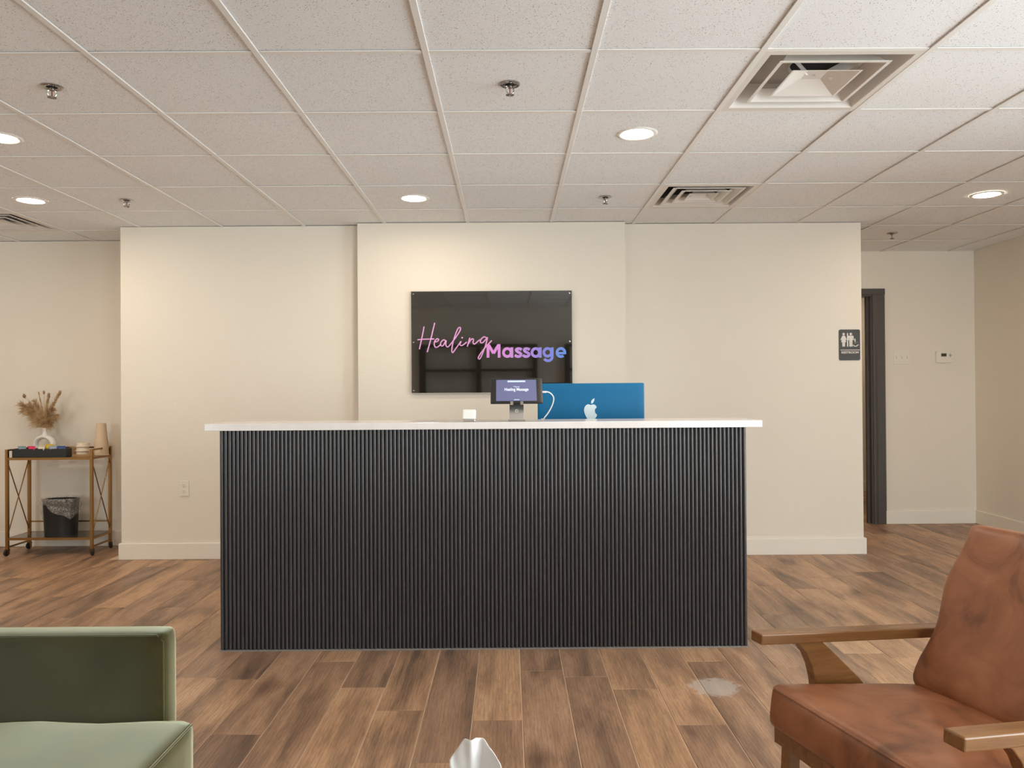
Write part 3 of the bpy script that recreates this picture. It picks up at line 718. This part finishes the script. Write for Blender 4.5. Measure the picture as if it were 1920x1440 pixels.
s0, s1 = aty(1675, 657, YH), aty(1706, 683, YH); w_, h_ = s1.x-s0.x, s0.z-s1.z
sp_ = thing('light_switch', 'cream three-gang light switch plate beside the door frame', 'light switch', (s0.x, YH, s1.z))
b = MB(); b.box(0, w_, -.006, 0, 0, h_, .003, 2); b.build('plate', 'offwhite', sp_)
for k in range(3):
    b = MB(); xx = w_*(k+.5)/3; b.box(xx-.005, xx+.005, -.016, -.005, h_/2-.012, h_/2+.012, .002); b.build('toggle', 'offwhite', sp_)
s0, s1 = aty(1753, 658, YH), aty(1784, 680, YH); w_, h_ = s1.x-s0.x, s0.z-s1.z
tp = thing('thermostat', 'white wall thermostat with a small dark screen', 'thermostat', (s0.x, YH, s1.z))
b = MB(); b.prism(rrect(w_, h_, .015), -.026, 0, 'xz', .002); b.build('housing', 'offwhite', tp)
b = MB(); b.box(w_*.28, w_*.60, -.0275, -.0255, h_*.52, h_*.78); b.build('display', 'lcd', tp)
b = MB(); b.box(w_*.74, w_*.92, -.0275, -.0255, h_*.56, h_*.66); b.box(w_*.80, w_*.86, -.0275, -.0255, h_*.46, h_*.78); b.build('keypad', mat('thermostat_keys', (.5, .47, .42), .5), tp)
s0, s1 = aty(336.5, 901, YW), aty(354.5, 930, YW); w_, h_ = s1.x-s0.x, s0.z-s1.z
ol = thing('wall_outlet', 'cream wall outlet left of the counter', 'outlet', (s0.x, YW, s1.z))
b = MB(); b.box(0, w_, -.006, 0, 0, h_, .002, 2); b.build('plate', 'offwhite', ol)
for zz in (.30, .68):
    q = MB(); q.lathe([(0, .009), (.016, .009), (.0165, .005)], 20); rc = q.build('receptacle', 'offwhite', ol, (w_/2, 0, h_*zz), (PI/2, 0, 0), smooth=True)
    q = MB()
    for xx in (-.006, .006): q.box(xx-.001, xx+.001, .001, .009, .0088, .0095)
    q.lathe([(0, .0095), (.0028, .0093)], 10, (0, -.007, 0)); q.build('slot', 'black', rc)

# ================================================================== gold bar cart and what stands on it
CX0, CX1, CY0, CY1 = -3.815, -3.175, 5.86, 6.13
cart = thing('bar_cart', 'gold metal bar cart on black casters in the left recess', 'cart', ((CX0+CX1)/2, (CY0+CY1)/2, 0))
cw, cd = (CX1-CX0)/2, (CY1-CY0)/2; SZ, LZ, TZ = .742, .135, .805
for sx in (-1, 1):
    for sy in (-1, 1):
        b = MB(); b.bar((sx*cw, sy*cd, .052), (sx*cw, sy*cd, TZ), .020, .020); b.build('post', 'gold', cart)
        c = MB(); c.box(-.013, .013, -.013, .013, .040, .052); c.box(-.012, -.009, -.010, .010, .012, .042); c.box(.009, .012, -.010, .010, .012, .042)
        cs = c.build('caster', 'gold', cart, (sx*cw, sy*cd, 0), (0, 0, .5*sx+.3))
        q = MB(); q.lathe([(0, -.008), (.022, -.008), (.025, -.004), (.025, .004), (.022, .008), (0, .008)], 20); q.build('wheel', 'rubber', cs, (0, -.008, .025), (0, PI/2, 0), smooth=True)
for z in (SZ, LZ):
    b = MB()
    for sy in (-1, 1): b.bar((-cw, sy*cd, z-.008), (cw, sy*cd, z-.008), .018, .014)
    for sx in (-1, 1): b.bar((sx*cw, -cd, z-.008), (sx*cw, cd, z-.008), .018, .014)
    b.build('shelf_frame', 'gold', cart)
    b = MB(); b.box(-cw+.008, cw-.008, -cd+.008, cd-.008, z-.006, z); b.build('shelf', 'shelf_glass' if z == SZ else 'smoke', cart)
for sx in (-1, 1):
    b = MB(); b.bar((sx*cw, -cd, TZ-.006), (sx*cw, cd, TZ-.006), .012, .012); b.build('rail', 'gold', cart)
    b = MB(); b.bar((sx*cw, -cd, .065), (sx*cw, cd, .065), .012, .012); b.build('low_bar', 'gold', cart)
    b = MB(); b.tube([(sx*cw, -cd, SZ-.02), (sx*cw, cd, LZ+.01)], .004, 8); b.build('cross_brace', 'gold', cart, smooth=True)
    b = MB(); b.tube([(sx*cw, cd, SZ-.02), (sx*cw, -cd, LZ+.01)], .004, 8); b.build('cross_brace', 'gold', cart, smooth=True)
b = MB(); b.bar((-cw, cd, TZ-.006), (cw, cd, TZ-.006), .012, .012); b.build('rail', 'gold', cart)
b = MB(); b.bar((-cw, cd, .215), (cw, cd, .215), .010, .010); b.build('back_bar', 'gold', cart)
# black tray of sachets
tx0, tx1 = -3.785, -3.375; ty0, ty1 = CY0+.012, CY0+.090
tr_ = thing('sachet_tray', 'black open tray holding coloured sachets on the cart', 'tray', ((tx0+tx1)/2, (ty0+ty1)/2, SZ))
tw_, td_ = (tx1-tx0)/2, (ty1-ty0)/2
b = MB(); b.box(-tw_, tw_, -td_, td_, 0, .006); b.build('floor_panel', 'black', tr_)
for nm, q in (('front_panel', (-tw_, tw_, -td_, -td_+.006, .006, .066)), ('back_panel', (-tw_, tw_, td_-.006, td_, .006, .066)), ('side_panel', (-tw_, -tw_+.006, -td_+.006, td_-.006, .006, .066)), ('side_panel', (tw_-.006, tw_, -td_+.006, td_-.006, .006, .066))):
    b = MB(); b.box(*q); b.build(nm, 'black', tr_)
for k, (fx, cname, colr) in enumerate([(.17, 'grey-blue', (.22, .34, .38)), (.35, 'pink', (.75, .03, .13)), (.53, 'white', (.75, .70, .55)), (.63, 'yellow', (.72, .50, .04)), (.74, 'pale blue', (.38, .42, .55)), (.90, 'dark blue', (.05, .10, .28))]):
    sx = -tw_+2*tw_*fx
    s = thing('sachet', cname + ' sachet in the black tray', 'sachet', ((tx0+tx1)/2+sx, (ty0+ty1)/2+(.016 if cname == 'yellow' else -.010), SZ+.006+(.012 if cname == 'yellow' else 0)), random.uniform(-.15, .15), 'sachets in the tray')
    def fn(p, u, v, z_): return (p.x, p.y+.004*math.sin(5*u), p.z+.004*math.sin(4*v+k))
    m_ = mat('sachet_'+cname.replace(' ', '_').replace('-', '_'), colr, .35)
    b = MB(); b.rbox(.031, .011, .034, .010, 8, 6, 8, fn, (0, 0, .038)); b.build('pouch', m_, s, (0, 0, 0), (.25, 0, 0), smooth=True)
    b = MB(); b.box(-.031, .031, -.001, .001, 0, .012); b.build('seal_strip', m_, s, (0, -.018, .069), (.25, 0, 0))
# vase
vx, vy = aty(84, 830, 6.055).x, 6.055
va = thing('donut_vase', 'white ceramic donut vase on the cart', 'vase', (vx, vy, SZ))
q = MB(); ring_o, NN = [], 40
R0, r0, hc = .087, .052, .082
def vring(t, s):   # closed ring with flattened section
    a = t; ro = R0; ri = r0; cxh = -.006
    out = []
    for k in range(12):
        b_ = 2*PI*k/12; mid = (ro+ri)/2; hw_ = (ro-ri)/2
        rad = mid+hw_*math.cos(b_); d_ = .030*math.sin(b_)
        cx_ = cxh*(1-(rad-ri)/(ro-ri))
        out.append((cx_+rad*math.sin(a), d_, hc + (rad*math.cos(a))*(.94)))
    return out
rr = [[q.bm.verts.new(p) for p in vring(2*PI*i/NN, 0)] for i in range(NN)]
for i in range(NN):
    A, B = rr[i], rr[(i+1) % NN]
    for k in range(12): q.bm.faces.new((A[k], A[(k+1) % 12], B[(k+1) % 12], B[k]))
q.build('body', 'ceramic', va, smooth=True)
MB().lathe([(.034, .148), (.021, .160), (.016, .180), (.0155, .212), (.018, .216), (.012, .216), (.011, .165)], 24).build('neck', 'ceramic', va, smooth=True)
MB().box(-.03, .03, -.022, .022, 0, .006, .002).build('foot', 'ceramic', va)
# dried grass bouquet
bq = thing('dried_grass', 'dried beige pampas and bunny-tail bouquet in the white vase', 'dried flowers', (vx, vy, SZ+.205))
rg = random.Random(11)
def plume(q, path, r0, n_str, ln, droop):
    for k in range(n_str):
        t = rg.uniform(0, .98); i = t*(len(path)-1); a = path[int(i)]; c = path[min(int(i)+1, len(path)-1)]; p = a.lerp(c, i-int(i)); d = (path[-1]-path[0]).normalized()
        s = Vector((rg.gauss(0, 1), rg.gauss(0, .6), rg.gauss(0, 1))).normalized()
        dr = (d*.9+s*r0).normalized(); L = ln*rg.uniform(.5, 1)*(1-.45*t)
        e1 = p+dr*L*.55; e2 = e1+(dr+Vector((0, 0, -droop))).normalized()*L*.5; wv = dr.cross(Vector((0, 1, 0))).normalized()*.0015
        v = [q.bm.verts.new(x) for x in (p-wv, p+wv, e1+wv, e1-wv)]; q.bm.faces.new(v)
        v2 = q.bm.verts.new(e2); q.bm.faces.new((v[3], v[2], v2))
S_ = 6.055/F_PX
def bp(x, y): return Vector(((x-84.5)*S_, rg.uniform(-.03, .02), (803-y)*S_))
for (x, y, n_s, ln, w_, dr_) in ((46, 768, 150, .085, .55, .6), (40, 757, 110, .075, .5, .4), (56, 758, 150, .07, .5, .2), (66, 752, 120, .06, .4, .1), (108, 778, 170, .06, .8, .9), (100, 765, 150, .055, .7, .6), (96, 740, 150, .045, .3, .0), (112, 734, 160, .045, .33, .0), (76, 735, 90, .03, .22, 0)):
    e_ = bp(x, y); path = smooth_path([Vector((0, 0, -.02)), Vector((e_.x*.25, e_.y*.3, e_.z*.42)), e_], 6)
    q = MB(); q.tube(path, .0016, 5); s_o = q.build('stem', 'dry', bq)
    q = MB(); plume(q, path[3:], w_*1.25, n_s*3, ln*1.35, dr_); q.build('plume', 'dry', bq)
for (x, y) in ((50, 739), (81.5, 734), (90, 742), (113, 737), (47, 742)):
    e_ = bp(x, y); path = smooth_path([Vector((0, 0, -.02)), Vector((e_.x*.3, e_.y*.3, e_.z*.5)), e_], 6)
    q = MB(); q.tube(path, .0011, 5); so = q.build('stem', 'dry', bq)
    dd = (path[-1]-path[-3]).normalized(); q = MB(); q.lathe([(0, -.016), (.006, -.01), (.008, .0), (.0055, .011), (0, .018)], 10)
    q.build('seed_head', 'dry_dark', so, e_, Vector((0, 0, 1)).rotation_difference(dd).to_euler(), smooth=True)
# kraft box, napkins, lids, cups
bx = thing('kraft_box', 'small kraft paper box beside the black tray', 'box', (-3.408, 6.065, SZ), .1)
b = MB(); b.box(-.030, .030, -.028, .028, 0, .058, .001); b.build('carton', 'kraft', bx); b = MB(); b.box(-.031, .031, -.029, .029, .050, .064, .001); b.build('carton_lid', 'kraft', bx)
for k in range(3):
    nb = tag(MB().box(-.070, .070, -.028, .028, 0, .006, .002).build('napkin', 'napkin', None, (-3.268+.004*k, 5.902, SZ+.0062*k), (0, 0, .06*k-.05)), ('bottom', 'middle', 'top')[k] + ' folded brown paper napkin on the cart', 'napkin', 'brown napkins on the cart')
for k in range(3):
    ld = thing('cup_lid', ('lowest', 'middle', 'topmost')[k] + ' pale round lid of the short stack on the cart', 'lid', (-3.318+.002*k, 5.993, SZ+.034*k), 0, 'stacked lids')
    MB().lathe([(0, .0), (.046, 0), (.049, .005), (.049, .012), (.045, .014), (.043, .030), (.039, .0335), (0, .0325)], 28).build('cap', 'lid', ld, smooth=True)
    MB().lathe([(.0495, .004), (.0515, .007), (.0495, .0105)], 28).build('rim', 'lid', ld, smooth=True)
for k, (z, lab) in enumerate(((0, 'lower upturned beige paper cup of the tall stack on the cart'), (.105, 'upper upturned beige paper cup of the tall stack on the cart'))):
    cu = thing('paper_cup', lab, 'cup', (-3.200, 6.048, SZ+z), 0, 'upturned paper cups')
    s_ = 1.0 if k == 0 else .86; hh = .118 if k == 0 else .145
    MB().lathe([(.053*s_ if k == 0 else .046, .004), (.034 if k else .049, hh), (.030, hh), (.029, hh-.006), (0, hh-.006)], 28).build('wall', 'cup', cu, smooth=True)
    MB().lathe([(.050*s_, .0), (.056*s_, .001), (.0565*s_, .006), (.052*s_, .008)], 28).build('rim', 'cup', cu, smooth=True)
# bin
bn = thing('waste_bin', 'black waste bin with a clear plastic liner on the lower shelf', 'bin', (aty(114, 980, 5.99).x, 5.995, LZ))
def sup(a, e=2.6): return (math.copysign(abs(math.cos(a))**(2/e), math.cos(a)), math.copysign(abs(math.sin(a))**(2/e), math.sin(a)))
def oval(q, prof, seg=40, fz=None):
    R = []
    for hx, hy, z in prof:
        R.append([q.bm.verts.new((hx*sup(2*PI*k/seg)[0], hy*sup(2*PI*k/seg)[1], z if fz is None else fz(k/seg, z))) for k in range(seg)])
    for A, B in zip(R, R[1:]):
        for k in range(seg): q.bm.faces.new((A[k], A[(k+1) % seg], B[(k+1) % seg], B[k]))
    return R
q = MB(); R = oval(q, [(.116, .078, 0), (.127, .088, .272), (.129, .090, .276), (.125, .086, .276), (.114, .076, .01)]); q.bm.faces.new(R[0][::-1]); q.bm.faces.new(R[-1]); q.build('body', 'black', bn, smooth=True)
q = MB(); seg = 96
def hem(u): a = u*2*PI; return .285-(.115+.045*math.sin(a*2+2.2)-.028*math.cos(a*3+.6)+.012*math.sin(a*7))
Rr = []
for j in range(15):
    t = j/14; ring_ = []
    for k in range(seg):
        u = k/seg; cxx, sxx = sup(2*PI*u); z = .285*(1-t)+hem(u)*t
        nz_ = noise.noise(Vector((cxx*3.2, sxx*3.2, z*24)))*.012 + noise.noise(Vector((cxx*9, sxx*9, z*40)))*.006
        e_ = 1+t*.055
        ring_.append(q.bm.verts.new(((.132*e_+nz_)*cxx, (.092*e_+nz_)*sxx, z)))
    Rr.append(ring_)
inner = [q.bm.verts.new((.120*sup(2*PI*k/seg)[0], .080*sup(2*PI*k/seg)[1], .24)) for k in range(seg)]
Rr.insert(0, inner)
for A, B in zip(Rr, Rr[1:]):
    for k in range(seg): q.bm.faces.new((A[k], A[(k+1) % seg], B[(k+1) % seg], B[k]))
q.build('liner', 'liner', bn, smooth=True)

# ================================================================== green velvet armchair (faces right)
sx1 = -.765
gc = thing('green_armchair', 'green velvet armchair at the lower left corner', 'armchair', (-1.12, 1.58, 0))
gx, gy = -1.12, 1.58
SEAT, ARMZ = .447, .649
ya = 1.885; yo = 1.965; yn = 2*gy-ya
def gbox(name, x0, x1, y0, y1, z0, z1, r, fn=None, nx=16, ny=12, nz=10):
    q = MB(); q.rbox((x1-x0)/2, (y1-y0)/2, (z1-z0)/2, r, nx, ny, nz, fn); return q.build(name, 'velvet', gc, ((x0+x1)/2-gx, (y0+y1)/2-gy, (z0+z1)/2), smooth=True)
def puff(p, u, v, t): return (p.x, p.y, p.z + (.012*(1-u*u)*(1-v*v) + .004*math.sin(7*u+2)*(1-u*u)) * (1 if t > 0 else 0))
cu_ = gbox('seat_cushion', -1.50, sx1, yn+.006, ya-.004, .27, SEAT, .028, puff)
def seam(parent, pts, r=.003):
    q = MB(); q.tube(pts, r, 6); q.build('piping', 'velvet', parent, smooth=True)
hx, hy, hz = (sx1+1.50)/2, (ya-yn-.01)/2, (SEAT-.27)/2
seam(cu_, [(hx-.005, -hy+.02, hz-.010), (hx-.005, hy-.02, hz-.010)])
gbox('base', -1.55, sx1-.03, yn-.06, yo-.01, .13, .28, .02)
for nm, y0, y1 in (('far_arm', ya, yo), ('near_arm', yn-(yo-ya), yn)):
    ar = gbox(nm, -1.60, -.845, y0, y1, .16, ARMZ, .022, None, 12, 8, 12); ar.name = 'armrest'
    h_ = ((1.60-.845)/2, (y1-y0)/2, (ARMZ-.16)/2); s = -1 if nm == 'far_arm' else 1
    seam(ar, [(-h_[0]+.02, s*(h_[1]-.006), h_[2]-.006), (h_[0]-.022, s*(h_[1]-.006), h_[2]-.006), (h_[0]-.007, s*(h_[1]-.006), h_[2]-.022), (h_[0]-.007, s*(h_[1]-.006), -h_[2]+.02)], .0022)
gbox('backrest', -1.72, -1.56, yn-.08, yo, .16, .78, .04)
gbox('back_cushion', -1.56, -1.42, yn+.01, ya-.01, .44, .76, .05)
for xx in (-1.62, -.86):
    for yy in (yn-.03, yo-.05):
        b = MB(); b.tube([(xx-gx, yy-gy, .14), (xx-gx, yy-gy, 0)], .018, 12, .012); b.build('leg', 'walnut', gc, smooth=True)

# ================================================================== leather armchair with wooden arms
CORN = atz(1438, 1281, .42); ang = math.atan2(.283, .959)
lc = thing('leather_armchair', 'brown leather armchair with slanted wooden arms at the lower right', 'armchair', (CORN.x, CORN.y, 0), ang)
SWD = .585
tl_ = math.atan2(.06, .52)
def leat(p, u, v, t):
    k = noise.noise(Vector((p.x*9, p.y*9, p.z*9+3)))*.005
    return (p.x+k*(abs(u) > .9), p.y+k*(abs(v) > .9), p.z + (.016*(1-u*u)*(1-v*v) if t > 0 else 0) + k*.5)
q = MB(); q.rbox(.285, SWD/2, .060, .030, 18, 18, 8, leat)
sc_ = q.build('seat_cushion', 'leather', lc, (.28, -SWD/2, .333), (0, tl_, 0), smooth=True)
def loop(hx_, hy_, z_, r=.03, k=5):
    o = []
    for cx_, cy_, a in ((hx_-r, hy_-r, 0), (-hx_+r, hy_-r, PI/2), (-hx_+r, -hy_+r, PI), (hx_-r, -hy_+r, 1.5*PI)):
        for i in range(k+1): o.append((cx_+r*math.cos(a+PI/2*i/k), cy_+r*math.sin(a+PI/2*i/k), z_))
    return o + o[:1]
q = MB(); q.tube(loop(.281, SWD/2-.004, .049), .0030, 6); q.build('piping', 'leather', sc_, smooth=True)
def leatb(p, u, v, t):
    k = noise.noise(Vector((p.x*7+5, p.y*7, p.z*7)))*.006
    wdt = 1 - .05*math.cos(v*2.0)*0
    e_ = .010*math.sin(6*t)*(abs(v) > .85)
    return (p.x + (-.022*(1-v*v)*(1-t*t) if u < 0 else .01*(1-v*v)) + k, p.y + e_ + k*(abs(v) > .8), p.z+k*.6)
lean = math.atan2(.22, .462)
q = MB(); q.rbox(.065, SWD/2-.003, .265, .038, 8, 18, 18, leatb)
bc_ = q.build('back_cushion', 'leather', lc, (.51+.22/2+.020, -SWD/2, .356+.235-.02), (0, lean, 0), smooth=True)
lp = [(-.058, y, x) for x, y, _ in loop(.258, SWD/2-.010, 0, .035)]
q = MB(); q.tube([(.062, y, z) for _, y, z in lp], .003, 6); q.build('piping', 'leather', bc_, smooth=True)
AW = .052
for s, y in ((1, .040), (-1, -SWD-.040)):
    a0z, a1z = .550, .512; Lr = .74
    q = MB(); q.box(0, Lr, -AW/2, AW/2, -.030, 0, .004, 2); q.build('armrest', 'walnut', lc, (-.005, y, a0z), (0, math.atan2(a0z-a1z, .6), 0))
    prof = [(.100, .522), (.190, .518), (.245, .468), (.330, .388), (.385, .325), (.385, .290), (.20, .290), (.185, .33), (.176, .40), (.166, .44), (.150, .475), (.128, .503)]
    q = MB(); q.prism(prof, -.017, .017, 'xz', .003); q.build('arm_support', 'walnut', lc, (0, y, 0))
    q = MB(); q.bar((.09, y, .285), (.66, y, .222), .032, .045); q.build('side_rail', 'walnut', lc)
    yl = -.035 if s > 0 else -SWD+.035
    q = MB(); q.bar((.050, yl, .25), (.035, yl, 0), .034, .034); q.build('leg', 'walnut', lc)
    q = MB(); q.bar((.60, y, .25), (.72, y, 0), .040, .030); q.build('leg', 'walnut', lc)
    q = MB(); q.bar((.56, y, .22), (.80, y, .74), .035, .028); q.build('back_post', 'walnut', lc)
q = MB(); q.bar((.040, .0, .282), (.040, -SWD, .282), .035, .052); q.build('front_rail', 'walnut', lc)
q = MB(); q.bar((.64, .03, .225), (.64, -SWD-.03, .225), .03, .03); q.build('rear_rail', 'walnut', lc)
q = MB(); q.bar((.795, .03, .72), (.795, -SWD-.03, .72), .03, .04); q.build('top_rail', 'walnut', lc)

# ================================================================== tissue, box and low table at the bottom edge
tp_ = aty(891, 1388, 1.36); TBZ = .38
tt = thing('coffee_table', 'low wooden coffee table between the two armchairs', 'table', (tp_.x, 1.22, 0))
b = MB(); b.box(-.30, .30, -.32, .32, TBZ-.03, TBZ, .006, 2); b.build('tabletop', 'walnut', tt)
for sx in (-1, 1):
    for sy in (-1, 1): b = MB(); b.tube([(sx*.25, sy*.27, TBZ-.03), (sx*.28, sy*.30, 0)], .02, 12, .013); b.build('leg', 'walnut', tt, smooth=True)
bxh = tp_.z-.085-TBZ
tx = thing('tissue_box', 'square tissue box on the low table', 'tissue box', (tp_.x, 1.36, TBZ))
b = MB(); b.box(-.058, .058, -.058, .058, 0, bxh, .002); b.build('carton', 'card', tx)
q = MB(); q.lathe([(0, bxh+.0005), (.03, bxh+.0005)], 24, (0, 0, 0), 1.0, .6); q.build('slot', 'black', tx)
ts = thing('tissue', 'white tissue sticking up at the bottom edge of the picture', 'tissue', (tp_.x, 1.36, TBZ+bxh-.01))
k_ = 1.36/F_PX
q = MB(); NX = 34; NZ = 16; base = -.02; grid = []
topo = [(-1.0, 940-60), (-.75, 1)]
def top_y(u):   # outline of the tissue top in photo pixels by x
    P_ = [(843, 1428), (852, 1414), (868, 1391), (871, 1388.5), (880, 1390), (893, 1389), (896, 1392), (907, 1394), (916, 1406), (926, 1416), (937, 1428), (940, 1436)]
    x = 843+u*97
    for (a, ya_), (b_, yb_) in zip(P_, P_[1:]):
        if a <= x <= b_: return ya_+(yb_-ya_)*(x-a)/(b_-a)
    return 1436
for j in range(NZ+1):
    row = []
    for i in range(NX+1):
        u = i/NX; xt = (843+u*97-891)*k_; zt_ = (1388-top_y(u))*k_ + .095
        t = j/NZ; nar = .45+.55*min(1, t*1.25)**.8
        zz = zt_*t; fold = .007*math.sin(u*11+.6)*(.5+.5*t) + .0025*math.sin(u*23+1)*t
        row.append(q.bm.verts.new((xt*nar, fold + .012*math.cos((u-.5)*3), zz)))
    grid.append(row)
for j in range(NZ):
    for i in range(NX): q.bm.faces.new((grid[j][i], grid[j][i+1], grid[j+1][i+1], grid[j+1][i]))
to = q.build('sheet', 'paper', ts, smooth=True); sm_ = to.modifiers.new('thick', 'SOLIDIFY'); sm_.thickness = .0012

# ================================================================== shelving at the rear wall, mirrored in the sign
for k, (x0_, x1_) in enumerate(((-1.42, .42), (.95, 1.75))):
    sf = thing('shelving_unit', ('wide', 'narrow')[k] + ' dark wooden shelving unit mirrored in the black sign', 'shelf', ((x0_+x1_)/2, YB+.2, 0))
    hw_ = (x1_-x0_)/2; nb_ = 2 if k == 0 else 1
    for i in range(nb_+1):
        for sy in (-1, 1): b = MB(); xx = -hw_+2*hw_*i/nb_; b.box(xx-.035, xx+.035, sy*.15-.02, sy*.15+.02, 0, 1.84); b.build('post', 'shelfwood', sf)
    for zz in (.12, .55, .98, 1.40, 1.80): b = MB(); b.box(-hw_, hw_, -.15, .15, zz, zz+.04); b.build('shelf_board', 'shelfwood', sf)
